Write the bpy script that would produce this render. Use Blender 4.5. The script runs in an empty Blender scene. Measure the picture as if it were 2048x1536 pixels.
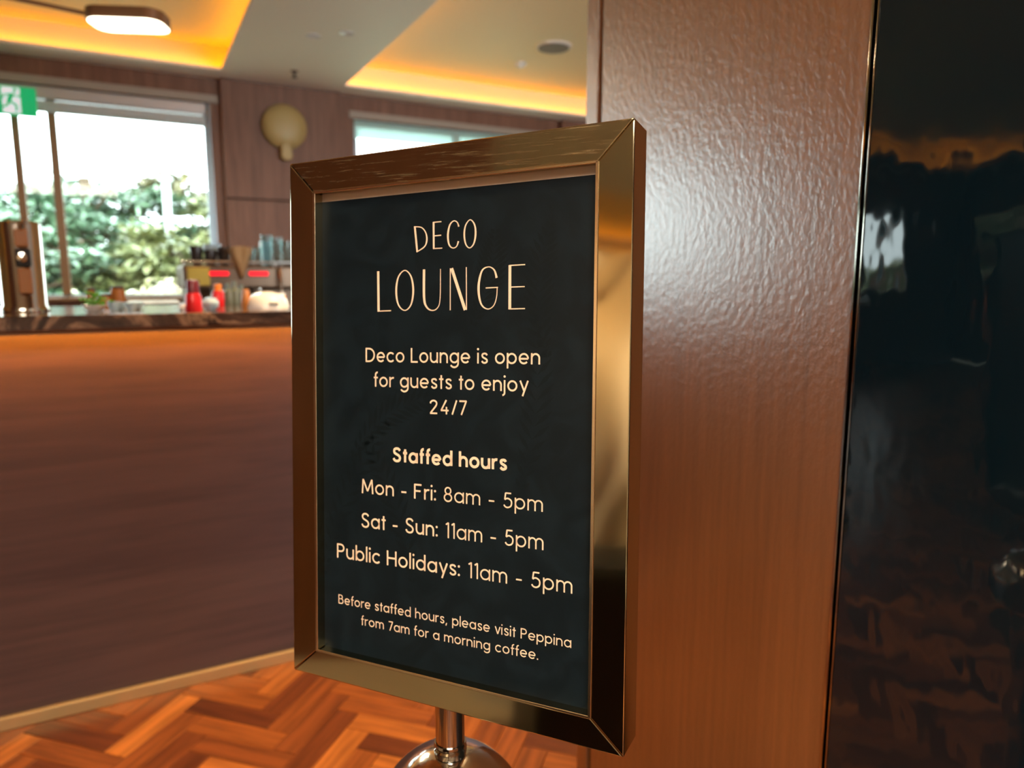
import bpy, bmesh, math, random
from mathutils import Vector, Matrix
random.seed(7)
PI = math.pi
C = bpy.context.scene.collection
S = bpy.context.scene

# ------------------------------------------------------------------ camera, world, sun, exposure
CAM = Vector((0, 0, 1.18)); PITCH = math.radians(8.33); AZ = math.radians(28)
cd = bpy.data.cameras.new('camera'); cam = bpy.data.objects.new('camera', cd); C.objects.link(cam)
cam.location = CAM; cam.rotation_euler = (PI/2 - PITCH, 0, -AZ)
cd.sensor_width = 36; cd.lens = 1420/2048*36; cd.clip_start = .02; cd.clip_end = 200
cd.dof.use_dof = True; cd.dof.focus_distance = .60; cd.dof.aperture_fstop = 5.0
S.camera = cam
S.view_settings.view_transform = 'Standard'; S.view_settings.look = 'None'
S.view_settings.exposure = 0.2; S.view_settings.gamma = 1; S.view_settings.use_curve_mapping = False
S.cycles.max_bounces = 8; S.cycles.diffuse_bounces = 4; S.cycles.glossy_bounces = 5
S.cycles.transmission_bounces = 6; S.cycles.transparent_max_bounces = 8
S.cycles.caustics_reflective = False; S.cycles.caustics_refractive = False
S.cycles.sample_clamp_indirect = 6

w = bpy.data.worlds.new('sky'); S.world = w; w.use_nodes = True
w.node_tree.nodes['Background'].inputs[0].default_value = (.86, .95, 1, 1)
w.node_tree.nodes['Background'].inputs[1].default_value = 9

def light(kind, name, loc, energy, color, **k):
    l = bpy.data.lights.new(name, kind); o = bpy.data.objects.new(name, l); C.objects.link(o)
    o.location = loc; l.energy = energy; l.color = color
    for a, v in k.items():
        if a == 'rot': o.rotation_euler = v
        elif a == 'aim': o.rotation_euler = (Vector(v)-Vector(loc)).to_track_quat('-Z', 'Y').to_euler()
        else: setattr(l, a, v)
    return o
light('SUN', 'sun', (0, 0, 10), 3.0, (1, .93, .8), rot=(math.radians(48), 0, math.radians(-35)), angle=.01)
# daylight arriving through the real window openings (sampling portals, no light of their own)
def portal(loc, sx, sy, rot):
    o = light('AREA', 'window_portal', loc, 1, (1, 1, 1), rot=rot, shape='RECTANGLE', size=sx, size_y=sy)
    o.data.cycles.is_portal = True
for x0, x1 in ((-1.25, .62), (1.74, 3.6), (-4.6, -1.75), (-7.7, -6.7)):
    portal(((x0+x1)/2, 6.25, 1.75), x1-x0, 1.5, (math.radians(-90), 0, 0))

def px(x, y, Y=None, Z=None, X=None):
    "where the ray of photo point (x, y) meets the plane at depth Y, height Z or side X"
    r = Vector((math.cos(AZ), -math.sin(AZ), 0))
    f = Vector((math.sin(AZ)*math.cos(PITCH), math.cos(AZ)*math.cos(PITCH), -math.sin(PITCH)))
    u = r.cross(f); d = f + r*(x-1024)/1420 - u*(y-768)/1420
    t = Y/d.y if Y is not None else (X/d.x if X is not None else (Z-CAM.z)/d.z)
    return CAM + d*t

# ------------------------------------------------------------------ materials
def mat(name, col=(.5, .5, .5), rough=.5, metal=0, **k):
    m = bpy.data.materials.new(name); m.use_nodes = True
    b = m.node_tree.nodes['Principled BSDF']
    b.inputs['Base Color'].default_value = (*col, 1); b.inputs['Roughness'].default_value = rough
    b.inputs['Metallic'].default_value = metal
    for a, v in k.items(): b.inputs[a.replace('_', ' ')].default_value = v
    return m
def emis(name, col, s):
    return mat(name, (0, 0, 0), .5, 0, Emission_Color=(*col, 1), Emission_Strength=s)
def nd(m, t, **k):
    n = m.node_tree.nodes.new(t)
    for a, v in k.items():
        if a in n.inputs.keys() if hasattr(n.inputs, 'keys') else False: n.inputs[a].default_value = v
        else: setattr(n, a, v)
    return n
def lk(m, a, b): m.node_tree.links.new(a, b)
def bsdf(m): return m.node_tree.nodes['Principled BSDF']
def noise_tex(m, scale, detail=4, mapping=(1, 1, 1), coord='Object', rough=.5, rot=(0, 0, 0), dist=0):
    tc = m.node_tree.nodes.new('ShaderNodeTexCoord'); mp = m.node_tree.nodes.new('ShaderNodeMapping')
    mp.inputs['Scale'].default_value = mapping; mp.inputs['Rotation'].default_value = rot
    n = m.node_tree.nodes.new('ShaderNodeTexNoise'); n.inputs['Scale'].default_value = scale
    n.inputs['Detail'].default_value = detail; n.inputs['Roughness'].default_value = rough
    n.inputs['Distortion'].default_value = dist
    lk(m, tc.outputs[coord], mp.inputs[0]); lk(m, mp.outputs[0], n.inputs['Vector'])
    return n
def ramp(m, fac, stops):
    r = m.node_tree.nodes.new('ShaderNodeValToRGB'); e = r.color_ramp.elements
    while len(e) < len(stops): e.new(.5)
    for q, (p, c) in zip(e, stops): q.position = p; q.color = (*c, 1) if len(c) == 3 else c
    lk(m, fac, r.inputs[0]); return r
def bump(m, fac, strength, dist=.002):
    b = m.node_tree.nodes.new('ShaderNodeBump'); b.inputs['Strength'].default_value = strength
    b.inputs['Distance'].default_value = dist; lk(m, fac, b.inputs['Height'])
    lk(m, b.outputs[0], bsdf(m).inputs['Normal']); return b
def wood(name, dark, lightc, grain, rough=.4, bs=.1, spec=.5, coat=0):
    m = mat(name, lightc, rough, 0, Specular_IOR_Level=spec, Coat_Weight=coat, Coat_Roughness=.25)
    n = noise_tex(m, 4, 8, grain, rough=.6, dist=.4)
    r = ramp(m, n.outputs['Fac'], [(.3, dark), (.7, lightc)])
    lk(m, r.outputs[0], bsdf(m).inputs['Base Color'])
    if bs: bump(m, n.outputs['Fac'], bs)
    return m

WALLWOOD = wood('walnut_wall', (.12, .052, .028), (.21, .098, .058), (6, 6, .5), .5, .05, .3)
POSTWOOD = wood('veneer_post', (.165, .062, .020), (.235, .088, .029), (22, 22, .8), .32, 0, .8, 1)
bsdf(POSTWOOD).inputs['Coat IOR'].default_value = 1.75; bsdf(POSTWOOD).inputs['Coat Roughness'].default_value = .27
_n = noise_tex(POSTWOOD, 105, 2, (1, 1, .7), rough=.6)
_b = bump(POSTWOOD, _n.outputs['Fac'], .42, .0018); lk(POSTWOOD, _b.outputs[0], bsdf(POSTWOOD).inputs['Coat Normal'])
BARWOOD = wood('bar_veneer', (.064, .040, .040), (.105, .062, .058), (.5, 8, 8), .42, .04, .35)
CEIL = mat('ceiling_paint', (.84, .80, .70), .55)
COVE = mat('cove_paint', (.88, .74, .45), .6)
LEDM = emis('cove_led', (1, .38, .003), 14)
BARLED = emis('bar_led', (1, .35, .04), 95)
PLASTER = mat('plaster', (.34, .27, .2), .8)
STONE = mat('pale_stone_floor', (.42, .36, .27), .35)
GROUT = mat('parquet_bed', (.05, .022, .01), .8)
DARKGAP = mat('dark_gap', (.008, .006, .005), .6)
# smoked brass mirror finish
BRASS = mat('polished_brass', (.52, .455, .295), .07, 1)
_n = noise_tex(BRASS, 2.5, 2, (1, 1, 1)); bump(BRASS, _n.outputs['Fac'], .04, .02)
BRASSTOP = mat('worn_brass', (.52, .455, .295), .1, 1)
_n = noise_tex(BRASSTOP, 200, 5, (.10, .10, 2.2), rough=.7, dist=.2)
_r = ramp(BRASSTOP, _n.outputs['Fac'], [(.50, (.08, .08, .08)), (.64, (.30, .30, .30))])
lk(BRASSTOP, _r.outputs[0], bsdf(BRASSTOP).inputs['Roughness']); bump(BRASSTOP, _n.outputs['Fac'], .05, .0006)
BRUSHED = mat('brushed_brass', (.58, .44, .22), .5, .8)
CHROME = mat('chrome', (.50, .47, .41), .08, 1)
SPOTCHROME = mat('spotted_chrome', (.66, .65, .62), .12, 1)
_n = noise_tex(SPOTCHROME, 26, 5, (1, 1, 1)); bump(SPOTCHROME, _n.outputs['Fac'], .25, .004)
STEEL = mat('steel', (.5, .48, .45), .22, 1)
PAPER = mat('poster_navy', (.005, .010, .015), .38, 0, Specular_IOR_Level=.22)
_n = noise_tex(PAPER, 22, 3, (1, 1, 1), dist=1.5)
_r = ramp(PAPER, _n.outputs['Fac'], [(.40, (.0035, .0080, .0115)), (.62, (.0055, .0120, .0170))])
lk(PAPER, _r.outputs[0], bsdf(PAPER).inputs['Base Color'])
MARGIN = mat('poster_margin', (.66, .57, .48), .5)
INK = mat('cream_print', (.90, .70, .52), .5)
GLOSSBLACK = mat('black_lacquer', (.0030, .0095, .0145), .04, 0, Specular_IOR_Level=.6)
_n = noise_tex(GLOSSBLACK, 34, 1, (1, 1, .6)); bump(GLOSSBLACK, _n.outputs['Fac'], .22, .002)
BRONZE = mat('bronze_paint', (.22, .11, .05), .4, .2)
LAMP = emis('lamp_diffuser', (1, .86, .62), 6)
WHITE = mat('white_glaze', (.8, .8, .78), .15)
CREAM = mat('cream_shade', (.38, .27, .10), .5)
GREEN = mat('exit_green', (0, .28, .10), .3, 0, Emission_Color=(0, .45, .15, 1), Emission_Strength=.55)
EXITW = mat('exit_white', (.8, .85, .9), .3, 0, Emission_Color=(.8, .85, 1, 1), Emission_Strength=.5)
ALU = mat('window_aluminium', (.26, .31, .34), .25, .5)
TIMBER = mat('mullion_timber', (.22, .12, .05), .45)
HEADM = mat('window_head_board', (.30, .25, .20), .6)
BLIND = mat('blind_fabric', (.45, .50, .50), .7)
GLASS = mat('window_glass', (1, 1, 1), 0, 0)
def make_glass(m, tint=(1, 1, 1), ior=.12):
    nt = m.node_tree; nt.nodes.remove(bsdf(m))
    t = nt.nodes.new('ShaderNodeBsdfTransparent'); t.inputs[0].default_value = (*tint, 1)
    g = nt.nodes.new('ShaderNodeBsdfGlossy'); g.inputs['Roughness'].default_value = .02
    f = nt.nodes.new('ShaderNodeFresnel'); f.inputs[0].default_value = 1.35
    ge = nt.nodes.new('ShaderNodeNewGeometry'); mr = nt.nodes.new('ShaderNodeMapRange')      # same reflectance on both faces of the pane
    mr.inputs['To Min'].default_value = 1.35; mr.inputs['To Max'].default_value = 1/1.35
    lk(m, ge.outputs['Backfacing'], mr.inputs['Value']); lk(m, mr.outputs[0], f.inputs[0])
    x = nt.nodes.new('ShaderNodeMixShader')
    lk(m, f.outputs[0], x.inputs[0]); lk(m, t.outputs[0], x.inputs[1]); lk(m, g.outputs[0], x.inputs[2])
    lk(m, x.outputs[0], nt.nodes['Material Output'].inputs[0])
make_glass(GLASS, (.95, 1, .98))
CLEAR = mat('clear_glassware', (1, 1, 1), 0, 0); make_glass(CLEAR, (.8, .9, .9))
FROST = mat('frosted_film', (.55, .8, .74), .6, 0, Transmission_Weight=.55)
MARBLE = mat('brown_marble', (.1, .07, .05), .12)
_n = noise_tex(MARBLE, 5, 8, (1, 1, 1), dist=2.5, rough=.6)
_r = ramp(MARBLE, _n.outputs['Fac'], [(.38, (.018, .011, .011)), (.5, (.07, .04, .03)), (.56, (.28, .17, .11)), (.62, (.03, .018, .016))])
lk(MARBLE, _r.outputs[0], bsdf(MARBLE).inputs['Base Color'])
PLANK = mat('parquet_oak', (.3, .1, .03), .33, 0, Specular_IOR_Level=.5)
def plank_mat():
    m = PLANK; nt = m.node_tree
    uv = nt.nodes.new('ShaderNodeUVMap'); oi = nt.nodes.new('ShaderNodeObjectInfo'); ge = nt.nodes.new('ShaderNodeNewGeometry')
    a = nt.nodes.new('ShaderNodeMath'); a.operation = 'ADD'; lk(m, oi.outputs['Random'], a.inputs[0]); lk(m, ge.outputs['Random Per Island'], a.inputs[1])
    fr = nt.nodes.new('ShaderNodeMath'); fr.operation = 'FRACT'; lk(m, a.outputs[0], fr.inputs[0])
    mu = nt.nodes.new('ShaderNodeMath'); mu.operation = 'MULTIPLY'; mu.inputs[1].default_value = 37; lk(m, a.outputs[0], mu.inputs[0])
    cb = nt.nodes.new('ShaderNodeCombineXYZ'); lk(m, mu.outputs[0], cb.inputs[2]); 
    ad = nt.nodes.new('ShaderNodeVectorMath'); ad.operation = 'ADD'; lk(m, uv.outputs[0], ad.inputs[0]); lk(m, cb.outputs[0], ad.inputs[1])
    mp = nt.nodes.new('ShaderNodeMapping'); mp.inputs['Scale'].default_value = (5, 60, 1); lk(m, ad.outputs[0], mp.inputs[0])
    n = nt.nodes.new('ShaderNodeTexNoise'); n.inputs['Scale'].default_value = 1; n.inputs['Detail'].default_value = 6; lk(m, mp.outputs[0], n.inputs['Vector'])
    r1 = ramp(m, fr.outputs[0], [(0, (.075, .020, .008)), (.3, (.16, .047, .013)), (.7, (.27, .088, .020)), (1, (.42, .16, .036))])
    r2 = ramp(m, n.outputs['Fac'], [(.3, (.55, .5, .45)), (.65, (1.15, 1.1, 1.05))])
    mx = nt.nodes.new('ShaderNodeMix'); mx.data_type = 'RGBA'; mx.blend_type = 'MULTIPLY'; mx.inputs[0].default_value = 1
    lk(m, r1.outputs[0], mx.inputs[6]); lk(m, r2.outputs[0], mx.inputs[7]); lk(m, mx.outputs[2], bsdf(m).inputs['Base Color'])
plank_mat()

# ------------------------------------------------------------------ mesh helpers
class MB:
    def __init__(s): s.v = []; s.f = []; s.sm = []
    def add(s, vs, fs, smooth=False):
        o = len(s.v); s.v += [Vector(p) for p in vs]; s.f += [tuple(o+i for i in f) for f in fs]; s.sm += [smooth]*len(fs)
        return s
    def box(s, x0, x1, y0, y1, z0, z1):
        return s.add([(x, y, z) for z in (z0, z1) for y in (y0, y1) for x in (x0, x1)],
                     [(0, 2, 3, 1), (4, 5, 7, 6), (0, 1, 5, 4), (2, 6, 7, 3), (0, 4, 6, 2), (1, 3, 7, 5)])
    def lathe(s, c, prof, n=24, axis=(0, 0, 1)):
        q = Vector((0, 0, 1)).rotation_difference(Vector(axis)); c = Vector(c); vs = []; fs = []
        for r, z in prof:
            for k in range(n):
                a = 2*PI*k/n; vs.append(c + q @ Vector((r*math.cos(a), r*math.sin(a), z)))
        for i in range(len(prof)-1):
            for k in range(n): fs.append((i*n+k, i*n+(k+1) % n, (i+1)*n+(k+1) % n, (i+1)*n+k))
        if prof[0][0] > 1e-6: fs.append(tuple(range(n))[::-1])
        if prof[-1][0] > 1e-6: fs.append(tuple((len(prof)-1)*n+k for k in range(n)))
        return s.add(vs, fs, True)
    def tube(s, pts, r, n=10):
        pts = [Vector(p) for p in pts]; vs = []; fs = []
        for i, p in enumerate(pts):
            d = (pts[min(i+1, len(pts)-1)] - pts[max(i-1, 0)]).normalized()
            a = d.cross(Vector((0, 0, 1)) if abs(d.z) < .9 else Vector((1, 0, 0))).normalized(); b = d.cross(a)
            for k in range(n):
                t = 2*PI*k/n; vs.append(p + a*r*math.cos(t) + b*r*math.sin(t))
        for i in range(len(pts)-1):
            for k in range(n): fs.append((i*n+k, i*n+(k+1) % n, (i+1)*n+(k+1) % n, (i+1)*n+k))
        fs += [tuple(range(n))[::-1], tuple((len(pts)-1)*n+k for k in range(n))]
        return s.add(vs, fs, True)
    def prism(s, poly, off):
        "poly: list of 3d points, extruded by vector off"
        n = len(poly); off = Vector(off)
        return s.add([Vector(p) for p in poly]+[Vector(p)+off for p in poly],
                     [tuple(range(n)), tuple(range(2*n-1, n-1, -1))]+[(i, (i+1) % n+0, (i+1) % n+n, i+n)[::-1] for i in range(n)])
    def build(s, name, m, parent=None, bev=0, seg=2, label=None, kind=None):
        base = parent_loc(parent)
        me = bpy.data.meshes.new(name); me.from_pydata([p-base for p in s.v], [], s.f); me.update()
        for p, q in zip(me.polygons, s.sm): p.use_smooth = q
        bm = bmesh.new(); bm.from_mesh(me); bmesh.ops.recalc_face_normals(bm, faces=bm.faces)
        if bev:
            ed = [e for e in bm.edges if len(e.link_faces) == 2 and e.calc_face_angle(0) > .5]
            bmesh.ops.bevel(bm, geom=ed, offset=bev, segments=seg, affect='EDGES', profile=.5, clamp_overlap=True)
        bm.to_mesh(me); bm.free()
        if any(s.sm):
            try: me.set_sharp_from_angle(angle=math.radians(40))
            except Exception: pass
        me.materials.append(m); o = bpy.data.objects.new(name, me); C.objects.link(o)
        if parent: o.parent = parent
        if label: o['label'] = label
        if kind: o['kind'] = kind
        return o
def parent_loc(p):
    v = Vector((0, 0, 0))
    while p: v += p.location; p = p.parent
    return v
def tag(o, label, cat, group=None, kind=None):
    o['label'] = label; o['category'] = cat
    if group: o['group'] = group
    if kind: o['kind'] = kind
    return o
def thing(name, loc, label, cat, group=None):
    o = bpy.data.objects.new(name, None); C.objects.link(o); o.location = loc; o.empty_display_size = .1
    return tag(o, label, cat, group)
def struct(name, mb, m, parent=None, bev=0):
    o = mb.build(name, m, parent, bev)
    if not parent: o['kind'] = 'structure'
    return o

# ------------------------------------------------------------------ the room
H = 2.70; FARY = 6.10
# far wall with three window openings
OPEN = [(-7.7, -6.7), (-4.6, -1.75), (-1.25, .625), (1.74, 3.65)]; SILL = 1.03; HEAD = 2.52
mb = MB(); mb.box(-9, 6.2, FARY, FARY+.25, 0, SILL); mb.box(-9, 6.2, FARY, FARY+.25, HEAD, 3.0)
xs = [-9]+[v for o in OPEN for v in o]+[6.2]
for i in range(0, len(xs), 2): mb.box(xs[i], xs[i+1], FARY, FARY+.25, SILL, HEAD)
mb.box(-7.7, -6.7, FARY, FARY+.25, 2.06, HEAD)
far = struct('wall_far', mb, WALLWOOD)
for x0, x1, y in ((-5.8, -5.0, 6.03), (-1.75, -1.25, 6.03), (.70, 1.615, 6.03), (3.75, 4.9, 6.03)):
    for z0, z1 in ((.01, .9), (.91, 1.80), (1.815, 2.695)):
        MB().box(x0, x1, y, FARY-.001, z0, z1).build('panel', WALLWOOD, far, .003)
# head boards (lintels) over each window
for i, (x0, x1) in enumerate(OPEN):
    MB().box(x0-.04, x1+.06, FARY-.02, FARY-.001, HEAD-.0, HEAD+.055).build('head_board', HEADM, far, .002)
struct('wall_left', MB().box(-9.2, -9, -3.7, 6.35, 0, 3), WALLWOOD)
struct('wall_lobby', MB().box(-2.05, -1.9, .28, 1.7, 0, H-.001), WALLWOOD)
struct('wall_near', MB().box(-9, .8, -3.7, -3.5, 0, 3), PLASTER)
struct('wall_outer', MB().box(6.2, 6.4, -3.7, 6.35, 0, 3), WALLWOOD)
struct('floor', MB().box(-1.1, 6.2, -3.7, 6.35, -.1, -.012).box(-9, -1.1, 1.15, 6.35, -.1, -.012), GROUT)
flo = bpy.data.objects['floor']
struct('stone_floor', MB().box(-9, -1.1, -3.7, 1.15, -.1, 0), STONE)
struct('trim_1', MB().box(-9, -1.1, 1.150, 1.165, -.012, .001), BRUSHED)
struct('trim_2', MB().box(-1.1, -1.085, -3.5, 1.165, -.012, .001), BRUSHED)

# parquet: herringbone at 45 degrees, real planks
L, W = .268, .067
def plank_mesh(me_name, plist):
    v = []; f = []; uvs = []
    for (cx, cy, a) in plist:
        ca, sa = math.cos(a), math.sin(a); hl, hw = L/2-.0006, W/2-.0006; b = .0012
        def P(x, y, z): return (cx+x*ca-y*sa, cy+x*sa+y*ca, z)
        o = len(v); lo = [(-hl, -hw), (hl, -hw), (hl, hw), (-hl, hw)]; hi = [(-hl+b, -hw+b), (hl-b, -hw+b), (hl-b, hw-b), (-hl+b, hw-b)]
        v += [P(x, y, -.012) for x, y in lo]+[P(x, y, -b) for x, y in lo]+[P(x, y, 0) for x, y in hi]
        q = [(8, 9, 10, 11)]+[(i, (i+1) % 4, 4+(i+1) % 4, 4+i) for i in range(4)]+[(4+i, 4+(i+1) % 4, 8+(i+1) % 4, 8+i) for i in range(4)]
        loc = lo+lo+hi
        for t in q: f.append(tuple(o+i for i in t)); uvs += [loc[i] for i in t]
    me = bpy.data.meshes.new(me_name); me.from_pydata(v, [], f); me.update()
    u = me.uv_layers.new(name='UVMap'); u.data.foreach_set('uv', [c for p in uvs for c in p])
    me.materials.append(PLANK); return me
pl = []
N = 6
for j in range(-230, 230):
    for m_ in range(-50, 50):
        # staircase herringbone in the rotated frame (a, b)
        a0 = j*W + m_*L; b0 = j*W - m_*L
        for (ca_, cb_, ang) in ((a0+L/2, b0+W/2, 0), (a0+L+W/2, b0-L/2+W, PI/2)):
            th = PI/4
            X = ca_*math.cos(th)-cb_*math.sin(th) - .094 + .0; Y = ca_*math.sin(th)+cb_*math.cos(th) + 2.075
            if -8.8 < X < 5.6 and (1.27 < Y or X > -.97) and -3.3 < Y < 6.0: pl.append((X, Y, ang+th))
# remove exact repeats of the lattice
seen = {}; 
for p in pl: seen[(round(p[0], 3), round(p[1], 3))] = p
pl = list(seen.values())
def in_view(p):
    d = Vector((p[0], p[1], 0))-CAM
    r = d.x*math.cos(AZ)-d.y*math.sin(AZ); fh = d.x*math.sin(AZ)+d.y*math.cos(AZ)
    z = fh*math.cos(PITCH)-d.z*math.sin(PITCH); y = 768-1420*(fh*math.sin(PITCH)+d.z*math.cos(PITCH))/z; x = 1024+1420*r/z
    return -150 < x < 1300 and y < 1700 and p[1] < 2.35
pl.sort(key=lambda p: (not in_view(p), (p[0]-.3)**2+(p[1]-1.8)**2))
near, rest = pl[:290], pl[290:]
pm = plank_mesh('plank', [(0, 0, 0)])
for i, (x, y, a) in enumerate(near):
    o = bpy.data.objects.new('plank', pm); C.objects.link(o); o.parent = flo
    o.location = (x, y, random.uniform(-.0003, .0002)); o.rotation_euler = (0, 0, a)
o = bpy.data.objects.new('parquet_field', plank_mesh('parquet_field', rest)); C.objects.link(o); o.parent = flo; o['kind'] = 'stuff'

# ceiling with two lit coffers
CO = [(-8.2, .69, .9, 5.83), (1.60, 5.6, 1.7, 5.83), (-6.5, -4.5, -2.6, -.7)]
mb = MB(); T = .02
mb.box(-4.5, 6.2, -3.7, .9, H, H+T); mb.box(-9, -6.5, -3.7, .9, H, H+T); mb.box(-6.5, -4.5, -3.7, -2.6, H, H+T); mb.box(-6.5, -4.5, -.7, .9, H, H+T); mb.box(-9, 6.2, 5.83, FARY, H, H+T)
mb.box(-9, -8.2, .9, 5.83, H, H+T); mb.box(.69, 1.60, .9, 5.83, H, H+T); mb.box(5.6, 6.2, .9, 5.83, H, H+T); mb.box(1.60, 5.6, .9, 1.7, H, H+T)
ceil = struct('ceiling', mb, CEIL, bev=.004)
struct('roof', MB().box(-9.2, 6.4, -3.9, 6.4, 3.02, 3.1), PLASTER)
for x0, x1, y0, y1 in CO:
    s = .10; a0, a1, b0, b1 = x0-s, x1+s, y0-s, y1+s; z0, z1 = H+T, H+.19
    m_ = MB(); m_.box(a0-.02, a0, b0, b1, z0, z1); m_.box(a1, a1+.02, b0, b1, z0, z1); m_.box(a0, a1, b0-.02, b0, z0, z1); m_.box(a0, a1, b1, b1+.02, z0, z1)
    m_.box(a0-.02, a1+.02, b0-.02, b1+.02, z1, z1+.02)
    m_.build('coffer', COVE, ceil)
    e = .035
    for q in ((a0+e, a0+e+.012, b0+e, b1-e), (a1-e-.012, a1-e, b0+e, b1-e), (a0+e, a1-e, b0+e, b0+e+.012), (a0+e, a1-e, b1-e-.012, b1-e)):
        MB().box(*q, H+T+.001, H+T+.009).build('led_strip', LEDM, ceil)

# windows
def window(n, x0, x1, mull, blind, HEAD=HEAD):
    fr = MB(); y0, y1 = FARY+.06, FARY+.12; t = .045
    fr.box(x0, x0+t, y0, y1, SILL, HEAD); fr.box(x1-t, x1, y0, y1, SILL, HEAD); fr.box(x0+t, x1-t, y0, y1, SILL, SILL+t); fr.box(x0+t, x1-t, y0, y1, HEAD-t, HEAD)
    wn = struct('window_%d' % n, fr, ALU, bev=.004)
    MB().box(x0+t, x1-t, y0+.025, y0+.031, SILL+t, HEAD-t).build('pane', GLASS, wn)
    MB().box(x1-.012, x1-.001, FARY+.001, y0, SILL, HEAD).build('jamb_liner', ALU, wn)
    MB().box(x0, x1, FARY-.06, y0, SILL-.0, SILL+.025).build('sill', TIMBER, wn, .003)
    for x, ww in mull: MB().box(x-ww/2, x+ww/2, y0-.02, y1-.02, SILL+t, HEAD-t).build('mullion', TIMBER, wn, .003)
    if blind == 'roller':
        MB().box(x0+.02, x1-.03, FARY+.0, FARY+.05, 2.43, 2.515).build('blind_cassette', mat('cassette', (.42, .42, .42), .35, .4), wn, .01)
        MB().lathe((x0+.03, FARY+.03, 2.385), [(.0, 0), (.042, 0), (.042, x1-x0-.07), (0, x1-x0-.07)], 16, (1, 0, 0)).build('blind_roll', BLIND, wn)
    elif blind == 'film':
        MB().box(x0+.01, x1-.01, FARY+.02, FARY+.024, 2.365, 2.515).build('blind_roll', FROST, wn)
    return wn
window(1, *OPEN[2], [(-.415, .055), (-.635, .05)], 'roller')
window(2, *OPEN[3], [(2.7, .055)], 'film')
window(3, *OPEN[1], [(-3.2, .055)], 'roller')
window(4, *OPEN[0], [], 'none', 2.06)

# right-hand partition: veneer panel, groove, edge trim and black lacquer panel
wr = struct('wall_right', MB().box(.815, 1.02, -3.7, 1.195, 0, H-.001), DARKGAP)
MB().box(.80, .815, .592, 1.148, .002, 2.695).build('panel', POSTWOOD, wr, .0015, label='reddish wood veneer panel')
MB().box(.80, 1.03, 1.162, 1.200, .002, 2.695).build('corner_trim', POSTWOOD, wr, .0015)
MB().box(.797, .815, .5885, .592, .002, 2.695).build('edge_strip', CHROME, wr, .0008)
MB().box(.792, .815, -.35, .5775, .002, 2.695).build('panel', GLOSSBLACK, wr, .0012, label='glossy black lacquered panel')
MB().box(.7915, .815, .5777, .5795, .002, 2.695).build('edge_strip', CHROME, wr, .0004)
MB().box(.80, .815, -3.5, -.36, .002, 2.695).build('panel', POSTWOOD, wr, .0015)

# ------------------------------------------------------------------ ceiling fittings
def disc(name, c, r, label, cat, m, parts=()):
    o = thing(name, c, label, cat); MB().lathe(c, [(0, -.012), (r*.96, -.012), (r, -.006), (r, 0)], 32).build('rim', m, o)
    for nme, rr, z0, mm in parts: MB().lathe((c[0], c[1], c[2]), [(0, z0-.004), (rr, z0-.004), (rr, z0+.004)], 32).build(nme, mm, o)
    return o
GREY = mat('speaker_grille_grey', (.22, .20, .17), .7)
CZ = H+.19
disc('ceiling_speaker', (2.88, 4.76, CZ), .135, 'round grey speaker grille recessed in the right ceiling coffer', 'speaker', CEIL, [('grille', .115, -.015, GREY)])
o = thing('smoke_detector', (2.86, 5.24, CZ), 'small round cream smoke detector beside the ceiling speaker', 'smoke detector')
MB().lathe((2.86, 5.24, CZ), [(0, -.03), (.03, -.029), (.045, -.02), (.05, 0)], 24).build('base', CEIL, o)
MB().lathe((2.86, 5.24, CZ), [(0, -.038), (.015, -.037), (.018, -.03)], 16).build('sensor', CEIL, o)
o = thing('sprinkler_head', (1.166, 5.60, H), 'small dark sprinkler head under the pale ceiling beam', 'sprinkler')
MB().lathe((1.166, 5.6, H), [(.028, -.004), (.028, 0)], 16).build('escutcheon', STEEL, o)
MB().lathe((1.166, 5.6, H), [(0, -.05), (.022, -.048), (.022, -.045), (.006, -.042), (.01, -.02), (.012, -.004)], 12).build('deflector', DARKGAP, o)
o = thing('lobby_fill_panel', (-.9, -1.8, H), 'added square fill light panel over the lobby, out of view', 'fill light')  # added unseen panel that brightens the sign and the front of the room
MB().box(-1.8, 0, -2.7, -.9, H-.03, H-.001).build('housing', WHITE, o, .004)
MB().box(-1.7, -.1, -2.6, -1.0, H-.034, H-.03).build('diffuser', emis('fill_diffuser', (1, .88, .74), 20), o)
# recessed downlights along the beam and the lobby ceiling
DL = [(-.6, .45, 26), (.15, 1.55, 0), (1.12, 1.5, 34), (.35, -.9, 26), (-2.2, -.6, 26)]
# two faint access discs on the beam
def downlight(x, y, p, label, zc=H):
    o = thing('downlight', (x, y, zc), label, 'downlight', 'recessed ceiling downlights')
    MB().lathe((x, y, zc), [(.036, -.001), (.045, -.004), (.048, 0), (.036, .0)], 24).build('trim_ring', WHITE, o)
    MB().lathe((x, y, zc), [(0, -.0006), (.034, -.0006), (.034, 0)], 20).build('lens', emis('downlight_lens', (1, .75, .45), 12 if p > 55 else 1), o)
    if p: light('SPOT', 'downlight_lamp', (x, y, zc-.02), p, (1, .66, .32), spot_size=math.radians(95), spot_blend=.7, shadow_soft_size=.03, rot=(0, 0, 0))
downlight(1.12, 4.77, 1, 'faint round downlight on the pale ceiling beam, nearer the left coffer')
downlight(1.29, 4.62, 1, 'faint round downlight on the pale ceiling beam, farther from the left coffer')
downlight(1.14, 1.75, 290, 'lit recessed downlight over the parquet behind the sign stand')
downlight(.45, .35, 14, 'lit recessed downlight above the camera by the black panel')
downlight(-.7, -.05, 110, 'added unseen downlight brightening the beige stand-in drape')  # added lamp, brightens the drape mirrored in the frame
downlight(-.8, -1.8, 45, 'added fill downlight at the back of the lobby')  # added lamp, extra fill for the lobby

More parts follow.
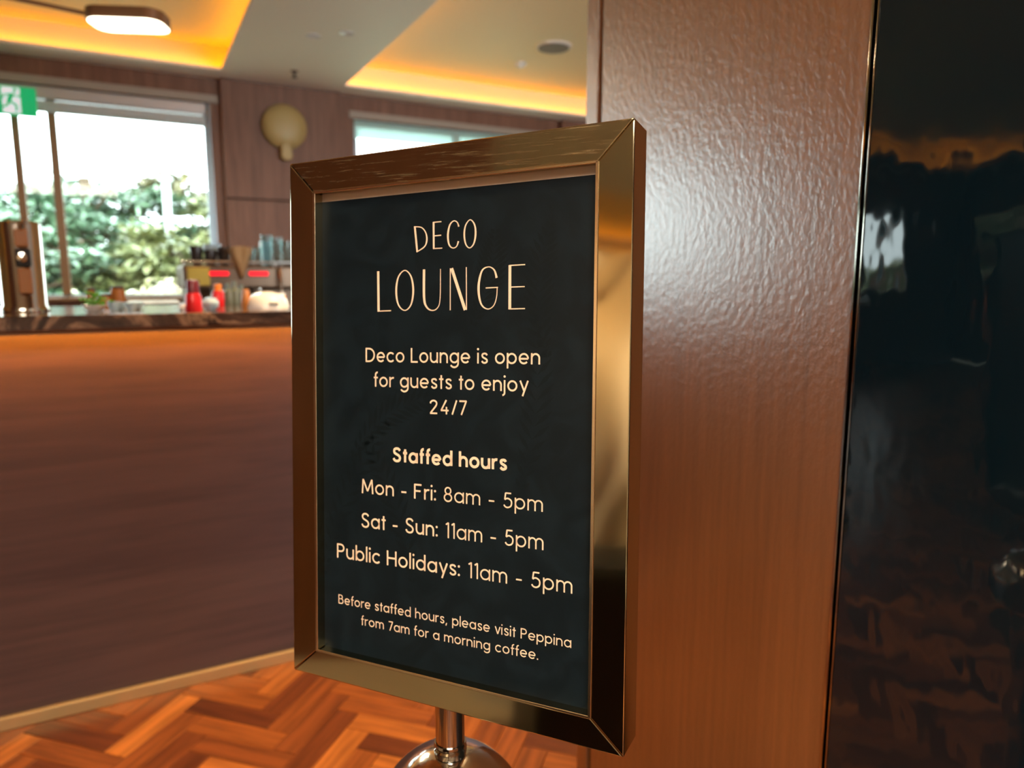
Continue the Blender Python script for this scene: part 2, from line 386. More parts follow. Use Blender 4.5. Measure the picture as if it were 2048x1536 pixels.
# chandelier with flat panels
ch = thing('chandelier', (-.85, 3.85, H), 'bronze chandelier with flat rounded lit panels hung in the left coffer', 'chandelier')
MB().tube([(-.85, 3.85, CZ), (-.85, 3.85, 2.36)], .012).build('stem', BRONZE, ch)
MB().lathe((-.85, 3.85, 2.4), [(0, -.05), (.05, -.04), (.05, .02), (0, .03)], 20).build('hub', BRONZE, ch)
def rrect(cx, cy, z, l, w_, r, ang, n=6):
    out = []
    for sx, sy, a0 in ((1, 1, 0), (-1, 1, 90), (-1, -1, 180), (1, -1, 270)):
        for k in range(n+1):
            a = math.radians(a0+90*k/n); x = sx*(l/2-r)+r*math.cos(a); y = sy*(w_/2-r)+r*math.sin(a)
            out.append((cx+x*math.cos(ang)-y*math.sin(ang), cy+x*math.sin(ang)+y*math.cos(ang), z))
    return out
def lamp_panel(cx, cy, z, ang, ax, ay):
    h = MB().prism(rrect(cx, cy, z, .34, .21, .07, ang), (0, 0, .05)).build('lamp_housing', BRONZE, ch, .003)
    MB().prism(rrect(cx, cy, z-.003, .325, .195, .063, ang), (0, 0, .003)).build('diffuser', LAMP, h)
    MB().tube([(-.85, 3.85, 2.40), (ax, ay, z+.035)], .010).build('arm', BRONZE, ch)
lamp_panel(.075, 3.925, 2.35, math.radians(-22), -.07, 3.97)
lamp_panel(-.20, 3.57, 2.385, math.radians(-15), -.33, 3.62)
lamp_panel(-1.5, 4.2, 2.37, math.radians(150), -1.3, 4.1)
light('AREA', 'lamp_panel_light', (.075, 3.925, 2.34), 40, (1, .8, .55), shape='RECTANGLE', size=.3, size_y=.17)

# wall sconce on the pilaster
sc = thing('wall_sconce', (1.155, 6.03, 2.35), 'round cream wall sconce with a stubby neck on the wood pilaster', 'wall lamp')
MB().lathe((1.155, 6.03, 2.375), [(0, .10), (.07, .098), (.13, .085), (.165, .055), (.172, .04), (.16, .035), (.03, .03), (.03, 0)], 40, (0, -1, 0)).build('shade', CREAM, sc)
MB().prism([(1.12, 6.0, 2.25), (1.19, 6.0, 2.25), (1.20, 6.0, 2.14), (1.18, 6.0, 2.115), (1.13, 6.0, 2.115), (1.11, 6.0, 2.14)], (0, -.06, 0)).build('neck', CREAM, sc, .012, 3)
MB().box(1.13, 1.18, 5.98, 6.03, 2.13, 2.20).build('wall_bracket', BRONZE, sc, .004)

# exit sign
EY = 5.9
ex = thing('exit_sign', (-.68, EY, 2.26), 'green and white running man exit sign hung before the left window', 'exit sign')
e0 = px(73, 205, Y=EY); xr = e0.x; xl = xr-.46; zt, zb = px(40, 173, Y=EY).z, px(40, 231, Y=EY).z
MB().box(xl, xr, EY, EY+.03, zb, zt).build('sign_box', GREEN, ex, .004)
xw0, xw1 = px(5, 205, Y=EY).x, px(41, 205, Y=EY).x
MB().box(xw0, xw1, EY-.003, EY, zb+.012, zt-.012).build('white_field', EXITW, ex)
def quadstroke(mb, a, b, w_, y, th):
    a = Vector((a[0], 0, a[1])); b = Vector((b[0], 0, b[1])); d = (b-a).normalized(); n = Vector((-d.z, 0, d.x))*w_/2
    mb.prism([a+n+Vector((0, y, 0)), b+n+Vector((0, y, 0)), b-n+Vector((0, y, 0)), a-n+Vector((0, y, 0))], (0, -th, 0))
mm = MB(); cx, cz = (xw0+xw1)/2, (zb+zt)/2; k = (zt-zb)/.24
for a, b, ww in [((.01, .055), (-.02, -.01), .035), ((-.02, -.01), (.035, -.035), .02), ((.035, -.035), (.03, -.09), .018), ((-.02, -.01), (-.035, -.05), .02), ((-.035, -.05), (-.075, -.06), .016),
                 ((.01, .055), (.05, .03), .015), ((.05, .03), (.07, .05), .013), ((.0, .05), (-.045, .045), .015), ((-.045, .045), (-.06, .01), .013)]:
    quadstroke(mm, (cx+a[0]*k, cz+a[1]*k), (cx+b[0]*k, cz+b[1]*k), ww*k, EY-.003, .002)
mm.lathe((cx+.03*k, EY-.003, cz+.082*k), [(0, .002), (.016*k, .002), (.016*k, 0)], 14, (0, -1, 0))
mm.build('running_figure', GREEN, ex)
mm = MB(); quadstroke(mm, (xw1+.03, cz), (xr-.03, cz), .02, EY, .002)
mm.build('arrow_bar', GREEN, ex)
MB().box(xl+.1, xr-.1, EY+.03, EY+.04, zt-.08, zt-.01).build('bracket_plate', WHITE, ex); MB().box(xl+.14, xr-.14, EY+.04, FARY+.0, zt-.03, zt-.015).build('bracket_arm', WHITE, ex)

# ------------------------------------------------------------------ bar counter
bc = thing('bar_counter', (-.5, 2.4, 0), 'long wood fronted bar counter with dark marble top and brass kick strip', 'bar counter')
BX0, BX1 = -1.35, 1.75
MB().box(BX0, BX1, 2.165, 2.70, .0, 1.055).build('body', BARWOOD, bc)
MB().box(BX0, BX1, 2.035, 2.76, 1.06, 1.095).build('countertop', MARBLE, bc, .004, label='dark brown veined marble top')
MB().box(BX0, BX1, 2.150, 2.165, .0, .036).build('kick_strip', BRUSHED, bc, .002, label='brushed brass strip')
MB().box(BX0, BX1, 2.075, 2.083, 1.052, 1.059).build('light_strip', BARLED, bc)
MB().box(BX0, BX1, 2.058, 2.066, 1.048, 1.060).build('light_rail', BRONZE, bc)
bk = thing('back_counter', (-.5, 3.7, 0), 'low back bar bench holding the coffee machine', 'counter')
MB().box(-1.35, 2.4, 3.35, 4.0, 0, .98).build('body', BARWOOD, bk)
MB().box(-1.37, 2.42, 3.33, 4.02, .98, 1.01).build('worktop', STEEL, bk, .003)

TOPZ = 1.095
# stainless canister
cx, cy = -.253, 2.30
cn = thing('steel_canister', (cx, cy, TOPZ), 'tall polished steel canister with raised brown blocks at the left end of the bar', 'canister')
MB().lathe((cx, cy, TOPZ), [(.056, 0), (.056, .012), (.052, .018), (.052, .228), (.049, .236), (.0, .238)], 40).build('body', CHROME, cn)
for z0, z1 in ((.05, .115), (.17, .215)):
    MB().box(cx-.004, cx+.026, cy-.062, cy-.046, TOPZ+z0, TOPZ+z1).build('brown_block', mat('amber_block', (.35, .13, .03), .35), cn, .003)  # raised brown blocks on the canister front
MB().lathe((cx+.011, cy-.05, TOPZ+.143), [(0, .022), (.012, .02), (.012, 0)], 14, (0, -1, 0)).build('front_knob', CHROME, cn)
MB().box(cx-.006, cx+.028, cy-.058, cy-.048, TOPZ+.12, TOPZ+.165).build('dark_block', DARKGAP, cn, .003)

# small things along the counter
def pos(x, Y): p = px(x, 605, Y=Y); return p.x, Y
RED = mat('red_plastic', (.70, .01, .015), .3); DRED = mat('dark_red', (.16, .01, .02), .35); ORANGE = mat('orange_cap', (.9, .25, .02), .35)
AMBER = mat('amber_liquid', (.45, .17, .04), .2); LEAF = mat('herb_green', (.10, .34, .04), .5); DARKC = mat('dark_cup', (.03, .022, .02), .25)
BLUEG = mat('pale_blue_glaze', (.45, .62, .72), .15); GREYG = mat('grey_green_glass', (.16, .18, .13), .1); TAN = mat('tan_cloth', (.42, .24, .10), .8)
def small(name, x, Y, label, cat, spec, z=TOPZ, group=None):
    X, Y = pos(x, Y); o = thing(name, (X, Y, z), label, cat, group)
    for pn, prof, m_ in spec: MB().lathe((X, Y, z), prof, 20).build(pn, m_, o)
    return o
small('sauce_bottle', 387, 2.14, 'small bright red bottle with dark red top standing on the bar', 'bottle',
      [('body', [(.021, 0), (.022, .004), (.021, .04), (.017, .05)], RED), ('cap', [(.0165, .05), (.0165, .078), (.012, .085), (0, .086)], DRED)])
small('sauce_bottle', 437, 2.45, 'red bottle with an orange cap before the coffee machine', 'bottle',
      [('body', [(.017, 0), (.018, .004), (.018, .045), (.013, .052)], RED), ('cap', [(.012, .052), (.012, .072), (0, .073)], ORANGE)])
small('sugar_bowl', 421, 2.2, 'pale blue rounded pot between the two red bottles', 'pot',
      [('body', [(.012, 0), (.022, .012), (.023, .022), (.014, .034), (0, .036)], BLUEG)])
small('lidded_pot', 368, 2.2, 'tiny white pot left of the red bottle', 'pot', [('body', [(.01, 0), (.016, .008), (.012, .018), (0, .02)], WHITE)])
wd = small('white_teapot', 535, 2.25, 'white domed dish with a dark slot at the end of the bar', 'dish',
      [('dome', [(.062, 0), (.062, .006), (.055, .028), (.038, .044), (.015, .05), (0, .051)], WHITE)])
X, Y = pos(540, 2.25); MB().box(X-.012, X+.014, Y-.063, Y-.045, TOPZ+.013, TOPZ+.018).build('slot', DARKGAP, wd)
small('tan_jar', 492, 2.25, 'slim tan jar left of the white domed dish', 'jar', [('body', [(.014, 0), (.015, .01), (.012, .045), (.009, .058), (0, .059)], AMBER)])
small('orange_jar', 564, 2.35, 'small orange jar right of the white domed dish', 'jar', [('body', [(.012, 0), (.014, .01), (.012, .035), (0, .037)], ORANGE), ('lid', [(.012, .037), (.012, .044), (0, .045)], WHITE)])
for i, (x, h_) in enumerate(((458, .075), (471, .082), (484, .07))):
    small('glass_bottle', x, 2.62, ('leftmost', 'middle', 'rightmost')[i]+' of three grey green glass bottles before the coffee machine', 'bottle',
          [('body', [(.017, 0), (.018, .005), (.018, h_*.6), (.007, h_*.75), (.007, h_), (0, h_)], GREYG)], group='grey green bottles on the bar')
for i, (x, h_, r_) in enumerate(((183, .06, .015), (237, .066, .021), (210, .04, .02))):
    small('brown_jar', x, 2.62, ('tall brown jar behind the green herbs', 'wide brown jar on the bar before the window', 'short brown jar between the two taller ones')[i], 'jar',
          [('body', [(r_*.95, 0), (r_, .006), (r_, h_*.8), (r_*.8, h_*.86)], AMBER), ('lid', [(r_*.85, h_*.86), (r_*.85, h_), (0, h_)], mat('brown_lid', (.10, .04, .02), .4))])
for i, x in enumerate((228, 240, 262, 274)):
    small('glass_cup', x, 2.28+.05*(i % 2), ['leftmost pale blue cup beside the herbs', 'second pale blue cup from the herbs', 'third pale blue cup from the herbs', 'small pale blue cup farthest from the herbs'][i], 'cup',
          [('body', [(.010, 0), (.016, .016), (.017, .022 if i else .026), (.015, .022 if i else .026), (.008, .004)], BLUEG)], group='pale blue cups on the bar')
# herbs
X, Y = pos(187, 2.25); hb = thing('herb_bowl', (X, Y, TOPZ), 'small bowl of bright green herbs on the bar', 'herbs')
MB().lathe((X, Y, TOPZ), [(.015, 0), (.026, .014), (.028, .018), (.02, .014), (0, .008)], 20).build('bowl', WHITE, hb)
m_ = MB()
for i in range(60):
    c = Vector((X+random.gauss(0, .016), Y+random.gauss(0, .012), TOPZ+.018+abs(random.gauss(0, .016)))); a = Vector((random.gauss(0, 1), random.gauss(0, 1), random.gauss(0, .6))).normalized(); b = a.orthogonal().normalized()
    m_.add([c-a*.009, c+b*.005, c+a*.009, c-b*.005], [(0, 1, 2, 3)])
o = m_.build('leaves', LEAF, hb); o['kind'] = 'stuff'
# folded napkins / white tray on the back bar by the window
tr = thing('serving_tray', (-.0, 3.7, 1.01), 'white serving tray on the back bar before the window', 'tray')
MB().box(-.02, .19, 3.5, 3.75, 1.075, 1.085).build('tray_plate', WHITE, tr, .004); MB().box(.0, .17, 3.55, 3.7, 1.01, 1.075).build('foot', AMBER, tr, .003)
tr.location.z = 1.01

# ------------------------------------------------------------------ coffee machine
MY = 3.45; BZ = 1.01
YEL = mat('painted_yellow_glow', (.55, .40, .08), .3, .6); DISP = emis('red_display', (1, .0, .01), 1.8); BODYM = mat('machine_body', (.17, .11, .07), .3, .6)
m0 = px(365, 560, Y=MY).x; m1 = m0+.80
cm = thing('coffee_machine', ((m0+m1)/2, MY+.2, BZ), 'wide metal espresso machine with two red displays on the back bar', 'coffee machine')
MB().box(m0, m1, MY, MY+.45, BZ+.13, BZ+.235).build('body', BODYM, cm, .012)
MB().box(m0+.02, m1-.02, MY+.15, MY+.45, BZ+.02, BZ+.13).build('back_panel', BODYM, cm, .006)
MB().box(m0+.0, m1-.0, MY-.02, MY+.4, BZ+.02, BZ+.05).build('drip_tray', STEEL, cm, .004)
for x in (m0+.04, m1-.04): MB().lathe((x, MY+.1, BZ), [(.02, 0), (.02, .02)], 12).build('foot', DARKC, cm)
MB().box(m0+.02, px(420, 560, Y=MY).x, MY-.006, MY, BZ+.145, BZ+.225).build('glow_tint_panel', YEL, cm, .003)  # yellow glow at the machine's left put into this panel's colour
MB().box(px(375, 560, Y=MY).x, px(398, 560, Y=MY).x, MY-.012, MY-.006, BZ+.150, BZ+.170).build('switch_plate', DARKC, cm, .003)
zd = px(440, 547, Y=MY).z
for a, b in ((420, 456), (499, 535)):
    pa = MB().box(px(a, 547, Y=MY).x-.004, px(b, 547, Y=MY).x+.004, MY-.006, MY, zd-.014, zd+.014).build('display', DARKC, cm, .002)
    for k in range(5):
        x = px(a+3+(b-a-6)*k/4, 547, Y=MY).x
        MB().lathe((x, MY-.006, zd), [(0, .002), (.0105, .002), (.0105, 0)], 12, (0, -1, 0)).build('digit_light', DISP, pa)
MB().tube([(m0, MY+.02, BZ+.25), (m1, MY+.02, BZ+.25)], .006).build('cup_rail', STEEL, cm)
for x in (m0+.01, m0+.4, m1-.01): MB().tube([(x, MY+.02, BZ+.23), (x, MY+.02, BZ+.25)], .004).build('rail_post', STEEL, cm)
for x in (438, 517):
    X = px(x, 560, Y=MY).x
    MB().lathe((X, MY+.03, BZ+.085), [(.03, 0), (.034, .01), (.034, .045)], 20).build('group_head', CHROME, cm)
    h = MB().tube([(X, MY+.0, BZ+.09), (X-.01, MY-.10, BZ+.08)], .011).build('portafilter_handle', DARKC, cm)
X = px(558, 560, Y=MY).x
MB().tube([(X, MY-.02, BZ+.22), (X+.004, MY-.04, BZ+.16), (X, MY-.05, BZ+.07)], .008).build('steam_wand', CHROME, cm)
X = px(393, 560, Y=MY).x
MB().tube([(X, MY-.02, BZ+.16), (X-.01, MY-.05, BZ+.12), (X, MY-.06, BZ+.06)], .006).build('steam_wand', CHROME, cm)
MZ = BZ+.235
def cup(x, Y, r, h_, m_, label, z=None, name='cup'):
    X = px(x, 500, Y=Y).x
    zz = MZ if z is None else z
    o = thing(name, (X, Y, zz), label, name.replace('_', ' ').split()[-1], 'cups and glasses on the coffee machine')
    MB().lathe((X, Y, zz), [(r*.62, 0), (r*.7, .003), (r, h_*.92), (r, h_), (r*.9, h_), (r*.55, .006)], 20).build('body', m_, o)
    if m_ is DARKC: MB().tube([(X+r*.9, Y, zz+h_*.75), (X+r*1.5, Y, zz+h_*.7), (X+r*1.5, Y, zz+h_*.4), (X+r*.8, Y, zz+h_*.3)], .004, 8).build('handle', m_, o)
    return o
cup(392, MY+.10, .029, .085, DARKC, 'leftmost dark cup on top of the coffee machine')
cup(420, MY+.10, .028, .07, DARKC, 'second dark cup from the left on the coffee machine')
cup(447, MY+.10, .029, .085, DARKC, 'third dark cup, just left of the tan cloth')
cup(424, MY+.2, .040, .1, BLUEG, 'pale blue bowl shaped cup behind the dark cups', name='wide_cup')
cup(499, MY+.09, .022, .075, CLEAR, 'short clear glass right of the tan cloth', name='glass')
cup(515, MY+.15, .022, .09, CLEAR, 'second clear glass right of the tan cloth', name='glass')
cup(534, MY+.10, .026, .145, CLEAR, 'tall clear glass on the coffee machine', name='tall_glass')
cup(553, MY+.17, .028, .140, CLEAR, 'tall clear glass behind the first tall one', name='tall_glass')
cup(573, MY+.10, .030, .12, CLEAR, 'clear glass nearest the sign frame on the coffee machine', name='glass')
cup(531, MY+.24, .028, .12, BLUEG, 'pale blue tumbler behind the tall clear glass', name='tumbler')
# tan cloth draped over the rail
P_ = []; X0 = px(456, 500, Y=MY).x; X1 = px(504, 500, Y=MY).x; nx = 14
for j in range(7):
    t = j/6
    for i in range(nx):
        s = i/(nx-1); half = (X1-X0)/2*(1-t*.93); xm = (X0+X1)/2
        P_.append(Vector((xm-half+2*half*s, MY-.02-.012*math.sin(s*PI*3)*(1-t)-.02*math.sin(PI*s), MZ+.085*(1-.12*(2*s-1)**2)-t*.135)))
fs = [(j*nx+i, j*nx+i+1, (j+1)*nx+i+1, (j+1)*nx+i) for j in range(6) for i in range(nx-1)]
n0 = len(P_); P2 = P_+[p+Vector((0, .035, 0)) for p in P_]
f2 = fs+[tuple(n0+i for i in f[::-1]) for f in fs]
for i in range(nx-1): f2 += [(i, n0+i, n0+i+1, i+1), (6*nx+i, 6*nx+i+1, n0+6*nx+i+1, n0+6*nx+i)]
for j in range(6): f2 += [(j*nx, (j+1)*nx, n0+(j+1)*nx, n0+j*nx), (j*nx+nx-1, n0+j*nx+nx-1, n0+(j+1)*nx+nx-1, (j+1)*nx+nx-1)]
tag(MB().add(P2, f2, True).build('cleaning_cloth', TAN), 'tan folded cloth hanging to a point over the coffee machine front', 'cloth')

# ------------------------------------------------------------------ outside: trees, lamp post, ground
GROUND = mat('garden_ground', (.30, .30, .20), .9)
gr = struct('garden_ground', MB().box(-25, 40, 6.4, 60, -.6, -.5), GROUND)
def leafmat(name, a, b, rough=.35):
    m = mat(name, a, rough, 0)
    ge = m.node_tree.nodes.new('ShaderNodeNewGeometry'); r = ramp(m, ge.outputs['Random Per Island'], [(0, a), (.85, b), (1, tuple(min(1, c*1.8) for c in b))])
    lk(m, r.outputs[0], bsdf(m).inputs['Base Color']); return m
LM = [leafmat('foliage_blue_green', (.06, .125, .075), (.15, .25, .15)), leafmat('foliage_yellow_green', (.11, .14, .055), (.27, .28, .12)), leafmat('foliage_olive', (.10, .10, .05), (.24, .21, .10))]
PALE = leafmat('foliage_glint_tint', (.65, .62, .42), (.95, .9, .7), .2)  # sun glints put into the leaf colour as near-white
BARK = mat('bark', (.12, .08, .05), .9)
rnd = random.Random(3)
def tree(x, y, zb, h_, r_, m_, label, name='tree', n=12000, ls=.085, layers=True):
    o = thing(name, (x, y, zb), label, 'tree' if name == 'tree' else 'bush', 'garden plants beyond the window')
    t = MB(); t.tube([(x, y, zb), (x+.05, y, zb+h_*.5), (x, y, zb+h_*.9)], .09 if name == 'tree' else .03, 8)
    for k in range(7):
        a = rnd.uniform(0, 2*PI); zz = zb+h_*rnd.uniform(.3, .8)
        t.tube([(x, y, zz), (x+math.cos(a)*r_*.7, y+math.sin(a)*r_*.7, zz+h_*.12)], .03 if name == 'tree' else .012, 6)
    t.build('trunk', BARK, o)
    c = MB(); cl = []
    for k in range(46):
        while True:
            q = Vector((rnd.uniform(-1, 1), rnd.uniform(-1, 1), rnd.uniform(-1, 1)))
            if .35 < q.length < 1: break
        cl.append((Vector((x+q.x*r_, y+q.y*r_, zb+h_*.58+q.z*h_*.40)), rnd.uniform(.22, .42)*r_*.6))
    V = []; F = []
    for i in range(n):
        cc, cr = rnd.choice(cl); d = Vector((rnd.gauss(0, 1), rnd.gauss(0, 1), rnd.gauss(0, .38 if layers else .9)))
        p = cc+d*cr*.6
        if p.z < zb+.05: continue
        a = Vector((rnd.gauss(0, 1), rnd.gauss(0, 1), rnd.gauss(0, .4))).normalized(); b = a.cross(Vector((rnd.gauss(0, .5), rnd.gauss(0, .5), 1))).normalized()
        s = ls*rnd.uniform(.6, 1.3); k = len(V); V += [p-a*s, p+b*s*.45, p+a*s, p-b*s*.45]; F.append((k, k+1, k+2, k+3))
    base = Vector((x, y, zb)); me = bpy.data.meshes.new('foliage'); me.from_pydata([v-base for v in V], [], F); me.materials.append(m_)
    f = bpy.data.objects.new('foliage', me); C.objects.link(f); f.parent = o; f['kind'] = 'stuff'
TR = [(-2.6, 14, 3.7, 2.0, 0, 'blue green tree at the left edge of the view through the window'), (-.6, 15, 3.75, 1.8, 0, 'broad blue green tree left of the garden lamp post'),
      (.75, 16.5, 3.9, 1.6, 2, 'olive brown tree behind the pale garden lamp post'), (2.6, 14.5, 3.8, 1.9, 1, 'yellow green tree seen right of the lamp post'),
      (.6, 11.5, 2.3, 1.3, 1, 'low yellow green tree in front of the others'), (-1.3, 11.3, 2.5, 1.2, 0, 'low blue green tree behind the steel canister'),
      (5.0, 15, 4.2, 2.1, 0, 'dark tree seen through the second window'), (8, 16, 4.4, 2.2, 1, 'yellow green tree far to the right'), (-12.8, 10, 2.15, 1.6, 1, 'yellow green tree outside the far left window')]
for x, y, h_, r_, mi, lab in TR: tree(x, y, -.5, h_+.1, r_, LM[mi], lab)
for x, y, h_, lab in ((-.35, 9.4, 1.62, 'added bush, bright glints as pale leaves, left of the window middle'), (.12, 9.2, 1.72, 'added bush, bright glints as pale leaves, in the window middle'), (.5, 9.3, 1.85, 'added bush, bright glints as pale leaves, beside the lamp post')):
    tree(x, y, -.5, h_, .42, PALE, lab, 'bush', 1500, .05, False)  # added bushes whose pale leaves stand in for bright glints
lp = thing('lamp_post', (.56, 12, -.5), 'pale grey lamp post among the garden trees', 'lamp post')
PG = mat('pale_post', (.60, .66, .66), .4)
MB().tube([(.56, 12, -.5), (.56, 12, 2.60)], .055, 12).build('post', PG, lp)
MB().lathe((.56, 12, 2.6), [(.06, 0), (.10, .04), (.10, .07), (0, .12)], 16).build('lamp_head', PG, lp)

# ------------------------------------------------------------------ made-up stand-ins for a person's clothes, seen only mirrored in the sign frame
SLEEVE = mat('beige_linen', (.86, .76, .60), .8)
cu = thing('sleeve_stand_in', (-1.35, -.25, 0), 'made-up beige drape standing in for a reflected sleeve', 'sleeve_stand_in')
V = []; F = []; nx, nz = 60, 16
for j in range(nz):
    for i in range(nx):
        s = i/(nx-1); t = j/(nz-1)
        V.append((-1.35+.06*math.sin(s*30+t*5)+.05*math.sin(s*13-t*8+1), -1.3+1.48*s, .50+1.08*t))
for j in range(nz-1):
    for i in range(nx-1): F.append((j*nx+i, j*nx+i+1, (j+1)*nx+i+1, (j+1)*nx+i))
k = len(V); V2 = V+[(a-.012, b, c) for a, b, c in V]; F2 = F+[tuple(k+i for i in f[::-1]) for f in F]
MB().add(V2, F2, True).build('drape', SLEEVE, cu)
MB().tube([(-1.35, -1.35, 1.60), (-1.35, .2, 1.60)], .015).build('rail', BRONZE, cu)
for y in (-1.25, .1): MB().tube([(-1.35, y, 0), (-1.35, y, 1.60)], .012).build('rail_stand', BRONZE, cu)
BLKC = mat('black_stand_in', (.004, .006, .007), .35, 0, Specular_IOR_Level=.25)
cb = thing('trousers_stand_in', (-1.2, -.57, 0), 'made-up low black box standing in for reflected dark trousers', 'stand_in_box')  # black box added in place of a person's dark trousers
MB().box(-1.25, -.95, -1.32, .18, .04, .62).build('body', BLKC, cb, .004)
for i in range(3): MB().box(-.95, -.94, -1.30+i*.495, -.82+i*.495, .06, .60).build('door', BLKC, cb, .002)
MB().box(-1.22, -.98, -1.27, .13, 0, .04).build('plinth', DARKGAP, cb)

# ------------------------------------------------------------------ sign stand
TL = Vector((.151, .766, 1.297)); U = Vector((.592, -.805, .032)).normalized(); Vv = Vector((.048, .08, .996)); Vv = (Vv-U*Vv.dot(U)).normalized(); Nn = U.cross(Vv).normalized()
SW, SH, BW, DEP, REC = .360, .527, .031, .037, .0130
def sp(s, t, d=0): return TL+U*s+Vv*t+Nn*d            # sign plane: s right, t up (negative down), d towards the viewer
mid = sp(SW/2, -SH, -DEP/2)
ss = thing('sign_stand', (mid.x, mid.y, 0), 'brass framed lounge hours sign on a chrome pole with domed top', 'sign')
fr = bpy.data.objects.new('frame', None); C.objects.link(fr); fr.parent = ss; fr.location = (0, 0, 0)
g = .00025
def rail(pts, m_, lab=None):
    q = [sp(a, b, 0) for a, b in pts]; MB().prism(q, -Nn*DEP).build('rail', m_, fr, .0011, 2, lab)
i0, i1, j0, j1 = BW, SW-BW+.001, -BW, -SH+BW-.004
i0 -= .0
rail([(g, 0), (SW-g, 0), (i1-g, j0), (i0+g, j0)], BRASSTOP, 'worn top rail with scuffs')
rail([(g, -SH), (i0+g, j1), (i1-g, j1), (SW-g, -SH)], BRASS)
rail([(0, -g), (i0, j0-g), (i0, j1+g), (0, -SH+g)], BRASS)
rail([(SW, -g), (SW, -SH+g), (i1, j1+g), (i1, j0-g)], BRASS)
# thin inner beading
bd = MB(); b = .0022
for a0, a1, c0, c1 in ((i0-.0004, i1, j0-b+.0004, j0+.0006), (i0-.0004, i1, j1-.0006, j1+b-.0004), (i0-.0006, i0+b, j1, j0), (i1-b, i1+.0006, j1, j0)):
    bd.prism([sp(a0, c0, -.0004), sp(a1, c0, -.0004), sp(a1, c1, -.0004), sp(a0, c1, -.0004)], Nn*.0012)
bd.build('bead', mat('bead_brass', (.80, .70, .52), .2, 1), fr, .0003, 1)
bb = MB().prism([sp(i0-.004, j1-.004, -REC-.002), sp(i1+.004, j1-.004, -REC-.002), sp(i1+.004, j0+.004, -REC-.002), sp(i0-.004, j0+.004, -REC-.002)], -Nn*.012).build('back_board', DARKC, ss)
MARG = -.0405
def rec(s, t):
    "the point of the recessed poster that lies behind front-plane point (s, t)"
    p = sp(s, t); d = (p-CAM); n = -Nn; k = ((sp(0, 0, -REC)-CAM).dot(n))/(d.dot(n)); q = CAM+d*k-TL
    return q.dot(U), q.dot(Vv)
mt = rec(.18, MARG-.0015)[1]
po = MB().prism([sp(i0, j1, -REC), sp(i1, j1, -REC), sp(i1, mt, -REC), sp(i0, mt, -REC)], -Nn*.0008).build('poster', PAPER, ss, label='navy printed poster with cream lettering')
MB().prism([sp(i0, mt, -REC), sp(i1, mt, -REC), sp(i1, j0, -REC), sp(i0, j0, -REC)], -Nn*.0008).build('poster_margin', MARGIN, po, label='unprinted pale strip above the poster')

# --- lettering: strokes laid flat on the poster
def crom(pts, n=7):
    if len(pts) < 3: return pts
    P = [pts[0]]+list(pts)+[pts[-1]]; out = []
    for i in range(1, len(P)-2):
        p0, p1, p2, p3 = P[i-1:i+3]
        for k in range(n):
            t = k/n; out.append(tuple(.5*((2*b_)+(-a_+c_)*t+(2*a_-5*b_+4*c_-d_)*t*t+(-a_+3*b_-3*c_+d_)*t**3) for a_, b_, c_, d_ in zip(p0, p1, p2, p3)))
    return out+[tuple(pts[-1])]
def arc(cx, cy, rx, ry, a0, a1, n=18): return [(cx+rx*math.cos(math.radians(a0+(a1-a0)*k/n)), cy+ry*math.sin(math.radians(a0+(a1-a0)*k/n))) for k in range(n+1)]
def disc2(cx, cy, r): return ('dot', cx, cy, r)
r_ = .212
def bowl(cx=.212): return arc(cx, .25, .212, .212, 0, 360, 32)
def nshape(x0, w_): rr = w_/2; return arc(x0+rr, .462-rr, rr, rr, 180, 0, 14)+[(x0+w_, 0)]
S_low = crom([(.292, .385), (.245, .45), (.155, .465), (.065, .435), (.042, .36), (.09, .29), (.20, .235), (.285, .175), (.285, .09), (.20, .037), (.10, .045), (.02, .115)])
S_up = crom([(.40, .56), (.33, .64), (.215, .665), (.10, .63), (.055, .53), (.10, .43), (.22, .37), (.35, .30), (.405, .19), (.35, .075), (.22, .035), (.09, .07), (.02, .17)])
